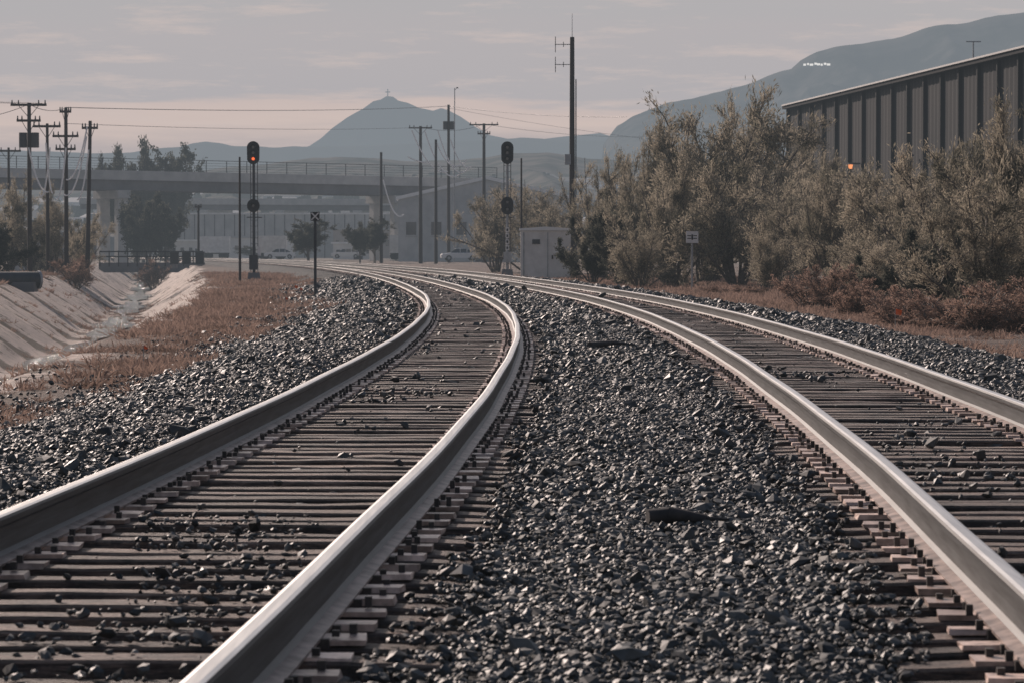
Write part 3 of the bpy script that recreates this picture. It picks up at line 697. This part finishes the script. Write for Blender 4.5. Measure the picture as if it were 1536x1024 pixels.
# ---------------------------------------------------------------- signals
def signal(px,Y,lit,plates):
    root=empty('railway_signal');x=wx(px,Y);g=float(height(np.array([x]),np.array([float(Y)]))[0]);zt=wz(214,Y)
    mb=MB();mb.cyl((x,Y,g),(x,Y,zt-.2),.085,.07,M['dkgrey'] if lit else M['grey'],12);mb.box((x,Y,g+.2),(.7,.7,.5),M['concdark'],taper=.8)
    mb.cyl((x,Y,zt-.2),(x,Y,zt),.09,.02,M['black'],10);mb.obj('mast',root)
    def head(zc,h,w,nm,lamps):
        mb=MB();n=24;P=[]
        for dy in(-.04,.04):
            for i in range(n):
                t=2*math.pi*i/n;cx=math.cos(t)*w/2;s=math.sin(t);cz=(s*w/2+(h-w)/2*(1 if s>=0 else -1));P.append((x+cx,Y-.25+dy,zc+cz))
        mb.poly(P,[tuple(range(n)),tuple(range(n,2*n))[::-1]]+[((i+1)%n,i,n+i,n+(i+1)%n) for i in range(n)],M['black'])
        mb.box((x,Y-.08,zc),(w*.45,.28,h*.7),M['black'])
        for dz,mm in lamps:
            mb.cyl((x,Y-.29,zc+dz),(x,Y-.315,zc+dz),.08,.08,mm,14)
            k=8;PP=[]
            for yy in(-.29,-.62):
                for i in range(k+1):
                    t=math.pi*(-.1+1.2*i/k);PP.append((x+math.cos(t)*.14,Y+yy,zc+dz+math.sin(t)*.14))
            mb.poly(PP,[(i,i+1,k+2+i,k+1+i) for i in range(k)],M['black'])
        mb.obj(nm,root)
    head(wz(230,Y),1.25,.68,'upper_head',[(.3,M['glass']),(0,M['glass']),(-.33,M['red'] if lit else M['glass'])])
    head(wz(309,Y),.72 if lit else .98,.68,'lower_head',[(0,M['glass'])] if lit else [(.2,M['glass']),(-.2,M['glass'])])
    mb=MB()
    for s in(-.19,.19): mb.tube([(x+s,Y+.35,g+.1),(x+s,Y+.22,wz(240,Y))],.022,M['dkgrey'],5)
    z=g+.4
    while z<wz(240,Y):
        mb.tube([(x-.19,Y+.33,z),(x+.19,Y+.33,z)],.016,M['dkgrey'],4);z+=.32
    mb.box((x,Y+.45,wz(318,Y)-.3),(.8,.5,.05),M['dkgrey']);mb.obj('ladder',root)
    mb=MB()
    if plates:
        for k in range(4): mb.box((x,Y-.12,wz(345+k*9,Y)),(.2,.03,.24),M['white']);mb.box((x,Y-.14,wz(345+k*9,Y)),(.1,.02,.14),M['black'])
        mb.box((x,Y-.2,g+1.1),(.42,.35,.6),M['grey'])
    else:
        mb.box((x,Y-.2,g+1.0),(.45,.4,.8),M['dkgrey']);mb.box((x+.3,Y-.12,g+1.6),(.18,.03,.5),M['white'])
    mb.obj('equipment_box',root)
signal(381,162,True,False)
signal(761,165,False,True)
root=empty('relay_cabinet');Y=156;x0,x1=wx(781,Y),wx(856,Y);zt=wz(346,Y);g=-.35;cx=(x0+x1)/2;w=x1-x0
mb=MB();mb.box((cx,Y+1,(g+zt)/2),(w,2,zt-g),M['white']);mb.obj('body',root)
mb=MB();mb.prism([(x0-.08,zt+.003),(x1+.08,zt+.003),(x1+.08,zt+.1),(cx,zt+.2),(x0-.08,zt+.1)],Y-.12,Y+2.1,M['roofp']);mb.obj('roof',root)
mb=MB();mb.box((x0+.16,Y-.02,(g+zt)/2),(.06,.05,zt-g-.2),M['grey']);mb.box((cx+.1,Y-.02,(g+zt)/2),(.04,.05,zt-g-.2),M['grey']);mb.box((cx+.35,Y-.03,.9),(.08,.06,.2),M['black']);mb.box((cx-.5,Y-.03,1.7),(.4,.05,.25),M['dkgrey']);mb.obj('doors',root)
# ---------------------------------------------------------------- poles
def upole(name,px,Y,ytop,arms=(),r=.15,lean=0,extras=None):
    x=wx(px,Y);zt=wz(ytop,Y);mb=MB();g=-.8
    mb.cyl((x,Y,g),(x+lean,Y,zt),r,r*.68,M['pole'],10)
    for dz,w in arms:
        z=zt-dz;xx=x+lean;mb.box((xx,Y-.2,z),(w,.12,.16),M['pole'])
        for s in(-1,1): mb.tube([(xx+s*w*.28,Y-.18,z-.05),(xx,Y-.12,z-.85)],.025,M['dkgrey'],4)
        for s in(-.46,-.28,.28,.46): mb.cyl((xx+s*w,Y-.2,z+.08),(xx+s*w,Y-.2,z+.32),.06,.035,M['dkgrey'],6)
    if extras: extras(mb,x+lean,Y,zt)
    return mb.obj(name)
def sag(mb,a,b,s,r,m,n=14):
    a=Vector(a);b=Vector(b);mb.tube([a.lerp(b,t/n)-Vector((0,0,4*s*(t/n)*(1-t/n))) for t in range(n+1)],r,m,4)
def transf(mb,x,Y,zt):
    mb.cyl((x+.4,Y-.1,zt-3.0),(x+.4,Y-.1,zt-2.0),.27,.27,M['dkgrey'],10);mb.cyl((x-.4,Y-.1,zt-3.0),(x-.4,Y-.1,zt-2.0),.27,.27,M['dkgrey'],10)
PY=200.
upole('utility_pole',45,PY,155,((.15,2.4),(1.2,1.6)),.18,extras=transf)
upole('utility_pole',100,PY+8,162,((.3,.8),(2.0,1.8),(2.9,1.4)),.17)
upole('utility_pole',72,PY+5,186,((.2,1.9),),.14)
upole('utility_pole',131,PY+6,182,((.5,1.1),),.17,lean=.25)
upole('utility_pole',14,260,222,((.3,2.2),),.15)
upole('utility_pole',572,350,229,(),.21)
upole('utility_pole',631,345,190,((.2,2.7),),.24)
upole('utility_pole',654,330,210,(),.2)
upole('utility_pole',673,360,158,(),.22,extras=transf)
upole('utility_pole',726,350,186,((.15,3.4),(1.2,1.5)),.24)
upole('utility_pole',360,152,236,(),.07)
upole('utility_pole',782,170,238,(),.07)
upole('utility_pole',298,300,308,((.2,.7),),.14)
mb=MB();Y=365;x=wx(681,Y);mb.cyl((x,Y,-.5),(x+.1,Y,wz(133,Y)),.09,.05,M['grey'],8);mb.tube([(x+.1,Y,wz(136,Y)),(x+.35,Y-.3,wz(133,Y))],.04,M['grey'],5);mb.box((x+.42,Y-.4,wz(133,Y)),(.25,.5,.12),M['dkgrey']);mb.obj('street_lamp')
mb=MB();Y=172;x=wx(858,Y);zt=wz(57,Y)
mb.cyl((x,Y,-.6),(x,Y,zt),.19,.13,M['pole'],12);mb.cyl((x,Y,zt),(x,Y,wz(22,Y)),.02,.012,M['grey'],6)
for py in(68,98):
    z=wz(py,Y);mb.tube([(x,Y,z),(wx(832,Y),Y,z)],.022,M['dkgrey'],5);mb.tube([(wx(833,Y),Y,z-.45),(wx(833,Y),Y,z+.45)],.022,M['dkgrey'],5)
    mb.tube([(wx(845,Y),Y,z-.15),(wx(845,Y),Y,z+.15)],.022,M['dkgrey'],5)
mb.tube([(x+.22,Y-.1,-.5),(x+.22,Y-.1,wz(120,Y))],.035,M['dkgrey'],5);mb.box((x-.25,Y-.2,wz(240,Y)),(.35,.3,.6),M['grey']);mb.obj('radio_antenna_pole')
mb=MB()
def wp(px,py,Y): return (wx(px,Y),Y,wz(py,Y))
for o in(-.9,.9):
    a=wp(45,156,PY);sag(mb,(a[0]+o,a[1],a[2]),(-60+o,130,12.5),1.0,.018,M['wire'],12)
sag(mb,wp(100,162,PY+8),wp(673,160,360),.35,.035,M['wire'],24);sag(mb,wp(100,186,PY+8),wp(631,192,345),.3,.022,M['wire'],24)
sag(mb,wp(673,160,360),wp(940,176,330),.4,.035,M['wire'],16);sag(mb,wp(673,163,360),wp(1250,230,420),1,.02,M['wire'],16)
sag(mb,wp(726,187,350),wp(1000,205,420),.6,.025,M['wire'],12);sag(mb,wp(631,191,345),wp(726,187,350),.6,.025,M['wire'],8)
sag(mb,wp(45,157,PY),wp(100,163,PY+8),.3,.025,M['wire'],8);sag(mb,wp(-60,178,PY),wp(45,157,PY),.3,.025,M['wire'],8)
mb.obj('overhead_wires')
mb=MB()
def loop(a,b,s,Y,k=.095): sag(mb,wp(*a,Y),wp(*b,Y),s,k*Y/345,M['wirew'],12)
for a,b,s in(((618,196),(672,258),1.5),((637,196),(690,262),2.0),((657,196),(704,252),2.2),((676,210),(708,250),1.2),((612,236),(640,245),.1),((575,270),(606,322),1.6),((655,215),(700,240),1.6)):
    loop(a,b,s,342)
for a,b,s in(((44,222),(74,288),.9),((70,215),(80,290),.9),((76,222),(60,292),1.2),((100,222),(84,298),1.1),((131,205),(96,292),1.3),((134,225),(116,300),.9),((132,190),(100,270),1.0)):
    loop(a,b,s,PY-.8,.11)
mb.obj('drooping_cables')
# ---------------------------------------------------------------- signs
mb=MB();Y=100;x=wx(473,Y);g=float(height(np.array([x]),np.array([100.]))[0])
mb.box((x,Y,(g+wz(330,Y))/2),(.09,.06,wz(330,Y)-g),M['dkgrey']);z=wz(325,Y);mb.box((x,Y-.05,z),(.30,.02,.30),M['black'])
for s in(-1,1):
    c,sn=math.cos(s*math.pi/4),math.sin(s*math.pi/4)
    P=[(x+a*c-b*sn,Y-.064-.003*s,z+a*sn+b*c) for a,b in((-.17,-.022),(.17,-.022),(.17,.022),(-.17,.022))];mb.poly(P,[(0,1,2,3)],M['white'])
mb.obj('whistle_post_sign')
mb=MB();Y=112;x=wx(1038,Y);g=-.4;z=wz(356,Y);mb.box((x,Y,(g+z)/2),(.07,.05,z-g),M['grey']);mb.box((x,Y-.045,z),(.46,.02,.44),M['white'])
for s in(-1,1):
    for k in(-1,1): mb.box((x+k*.11,Y-.06,z+s*.05),(.14,.012,.035),M['black'])
mb.box((x,Y-.062,z),(.06,.012,.2),M['black']);mb.obj('track_marker_sign')
for px,py,k in((1341,497,1),(1343,520,1),(442,447,1),(215,556,.5),(428,470,.6),(450,452,.8)):
    mb=MB();H=1.28+.42;Y=F*H/(py-HY);x=wx(px,Y);g=float(height(np.array([x]),np.array([Y]))[0]);t=g+.25+.2*k
    mb.tube([(x,Y,g),(x,Y,t)],.006,M['grey'],4);w=.12*k
    mb.poly([(x,Y,t),(x+w,Y-.02,t-.03),(x+w*.9,Y+.02,t-.12*k),(x,Y,t-.1*k),(x+.05*k,Y+.03,t-.01)],[(0,1,2,3),(0,4,2)],M['orange']);mb.obj('survey_marker_flag')
mb=MB();Y=300
for k in range(12):
    x=wx(150+k*14,Y);mb.box((x,Y,.4),(.1,.1,1.6),M['black'])
for z in(.6,1.1): mb.tube([(wx(150,Y),Y,z),(wx(304,Y),Y,z)],.07,M['black'],5)
mb.box((wx(227,Y),Y+.6,-.5),(10.6,1.0,1.0),M['concdark']);mb.obj('culvert_railing')
mb=MB();Y=150;x=wx(20,Y)
mb.cyl((x-2.5,Y,-.25),(x+.9,Y+2,-.25),.42,.42,M['dkgrey'],14);mb.cyl((x+.9,Y+2,-.25),(x+1.0,Y+2.06,-.25),.47,.47,M['grey'],14);mb.box((x-.8,Y+1.5,-.6),(3.4,1.2,.5),M['concdark']);mb.obj('drainage_pipe')
for px in(262,280,300):
    mb=MB();Y=290;x=wx(px,Y);mb.box((x,Y,.45),(.8,.6,1.1),M['black']);mb.box((x,Y,1.05),(.9,.7,.1),M['dkgrey']);mb.box((x,Y-.02,-.3),(.5,.4,.4),M['concdark']);mb.obj('trackside_equipment_case')
# ---------------------------------------------------------------- car
def car(px,Y,rz):
    root=empty('parked_car');root.location=(wx(px,Y),Y,-.02);root.rotation_euler[2]=rz
    def loft(sec,mat,nm):
        mb=MB();P=[];n=len(sec[0][1])
        for y,pr in sec: P+=[(x,y,z) for x,z in pr]
        F_=[tuple(range(n)),tuple(range((len(sec)-1)*n,len(sec)*n))[::-1]]
        for k in range(len(sec)-1):
            for i in range(n): F_.append((k*n+(i+1)%n,k*n+i,(k+1)*n+i,(k+1)*n+(i+1)%n))
        mb.poly(P,F_,mat,False);return mb.obj(nm,root)
    body=[(-2.25,.35),(-2.28,.62),(-2.15,.82),(-1.2,.95),(1.75,.98),(2.2,.9),(2.27,.6),(2.2,.35)]
    nb=[(x*.96,z if z<.5 else z-.04) for x,z in body]
    loft([(-.88,nb),(-.8,body),(.8,body),(.88,nb)],M['carpaint'],'body')
    cab=[(-1.25,.93),(-.55,1.4),(.75,1.43),(1.6,.96)]
    loft([(-.8,[(-1.25,.93),(-.55,.94),(.75,.95),(1.6,.96)]),(-.62,cab),(.62,cab),(.8,[(-1.25,.93),(-.55,.94),(.75,.95),(1.6,.96)])],M['glass'],'windows')
    mb=MB();mb.box((.1,0,1.44),(1.35,1.2,.05),M['carpaint']);
    for x in(-.05,.75): mb.box((x,-.71,1.18),(.07,.25,.46),M['carpaint'])
    mb.obj('roof',root)
    mb=MB()
    for x in(-1.4,1.4):
        for y in(-.9,.9): mb.cyl((x,y-.1,.33),(x,y+.1,.33),.33,.33,M['rubber'],16);mb.cyl((x,y-.11,.33),(x,y+.11,.33),.19,.19,M['grey'],12)
    mb.obj('wheels',root)
    mb=MB();mb.box((-2.26,0,.7),(.06,1.3,.12),M['white']);mb.box((2.26,0,.72),(.06,1.4,.12),M['dkgrey']);mb.obj('lights',root)
car(690,352,.12);car(420,430,.05);car(520,450,0)
# ---------------------------------------------------------------- light
EL=math.radians(28);AZ=math.radians(-32)
sv=Vector((math.sin(AZ)*math.cos(EL),math.cos(AZ)*math.cos(EL),math.sin(EL)))
sl=bpy.data.lights.new('sun','SUN');sl.energy=5;sl.angle=math.radians(.6);sl.color=(1,.82,.73)
so=bpy.data.objects.new('sun',sl);COL.objects.link(so);so.rotation_euler=sv.to_track_quat('Z','Y').to_euler()
w=bpy.data.worlds.new('World');scene.world=w;w.use_nodes=True;nt=w.node_tree
for n in list(nt.nodes): nt.nodes.remove(n)
sky=N(nt,'ShaderNodeTexSky',sky_type='NISHITA');sky.sun_disc=False;sky.sun_elevation=EL;sky.sun_rotation=AZ%(2*math.pi);sky.dust_density=3;sky.air_density=1
b1=N(nt,'ShaderNodeBackground');nt.links.new(sky.outputs[0],b1.inputs[0]);b1.inputs[1].default_value=.08
tc=N(nt,'ShaderNodeTexCoord');sp=N(nt,'ShaderNodeSeparateXYZ');nt.links.new(tc.outputs['Generated'],sp.inputs[0])
nA=noise(nt,1,6,vec=tc.outputs['Generated'],scl=(9,9,95),rough=.6)
nB=noise(nt,1,7,vec=tc.outputs['Generated'],scl=(18,18,150),rough=.68)
zz=N(nt,'ShaderNodeMath',operation='MULTIPLY_ADD');nt.links.new(nA,zz.inputs[0]);zz.inputs[1].default_value=.022;nt.links.new(sp.outputs[2],zz.inputs[2])
zs_=N(nt,'ShaderNodeMath',operation='SUBTRACT');nt.links.new(zz.outputs[0],zs_.inputs[0]);zs_.inputs[1].default_value=.011
mr=ramp(nt,zs_.outputs[0],0,.1)
cr=N(nt,'ShaderNodeValToRGB');e=cr.color_ramp;e.elements[0].position=0;e.elements[0].color=(.45,.42,.425,1);e.elements[1].position=1;e.elements[1].color=(.47,.445,.45,1)
for p,c in((.34,(.46,.41,.41,1)),(.42,(.60,.50,.465,1)),(.48,(.57,.48,.455,1)),(.51,(.44,.42,.435,1)),(.72,(.455,.43,.44,1)),(.8,(.445,.43,.44,1))):
    q=e.elements.new(p);q.color=c
nt.links.new(mr,cr.inputs[0])
fb=N(nt,'ShaderNodeMath',operation='MULTIPLY');nt.links.new(ramp(nt,nB,.52,.68),fb.inputs[0]);fb.inputs[1].default_value=.7
colr=mixc(nt,fb.outputs[0],cr.outputs[0],(.60,.51,.48))
b2=N(nt,'ShaderNodeBackground');nt.links.new(colr,b2.inputs[0]);b2.inputs[1].default_value=1
ms=N(nt,'ShaderNodeMixShader');f=N(nt,'ShaderNodeMapRange');f.interpolation_type='SMOOTHSTEP';f.inputs[1].default_value=.10;f.inputs[2].default_value=.5;nt.links.new(sp.outputs[2],f.inputs[0])
nt.links.new(f.outputs[0],ms.inputs[0]);nt.links.new(b2.outputs[0],ms.inputs[1]);nt.links.new(b1.outputs[0],ms.inputs[2])
wo=N(nt,'ShaderNodeOutputWorld');nt.links.new(ms.outputs[0],wo.inputs[0])
# ---------------------------------------------------------------- camera
cd=bpy.data.cameras.new('camera');cd.sensor_width=36;cd.lens=36*F/1536;cd.clip_start=.5;cd.clip_end=30000
cd.dof.use_dof=True;cd.dof.focus_distance=32;cd.dof.aperture_fstop=11
co=bpy.data.objects.new('camera',cd);COL.objects.link(co);co.location=(0,0,CZ);co.rotation_euler=(math.pi/2-math.atan(137/F),0,0)
scene.camera=co
scene.view_settings.view_transform='Standard';scene.view_settings.look='None';scene.view_settings.exposure=0
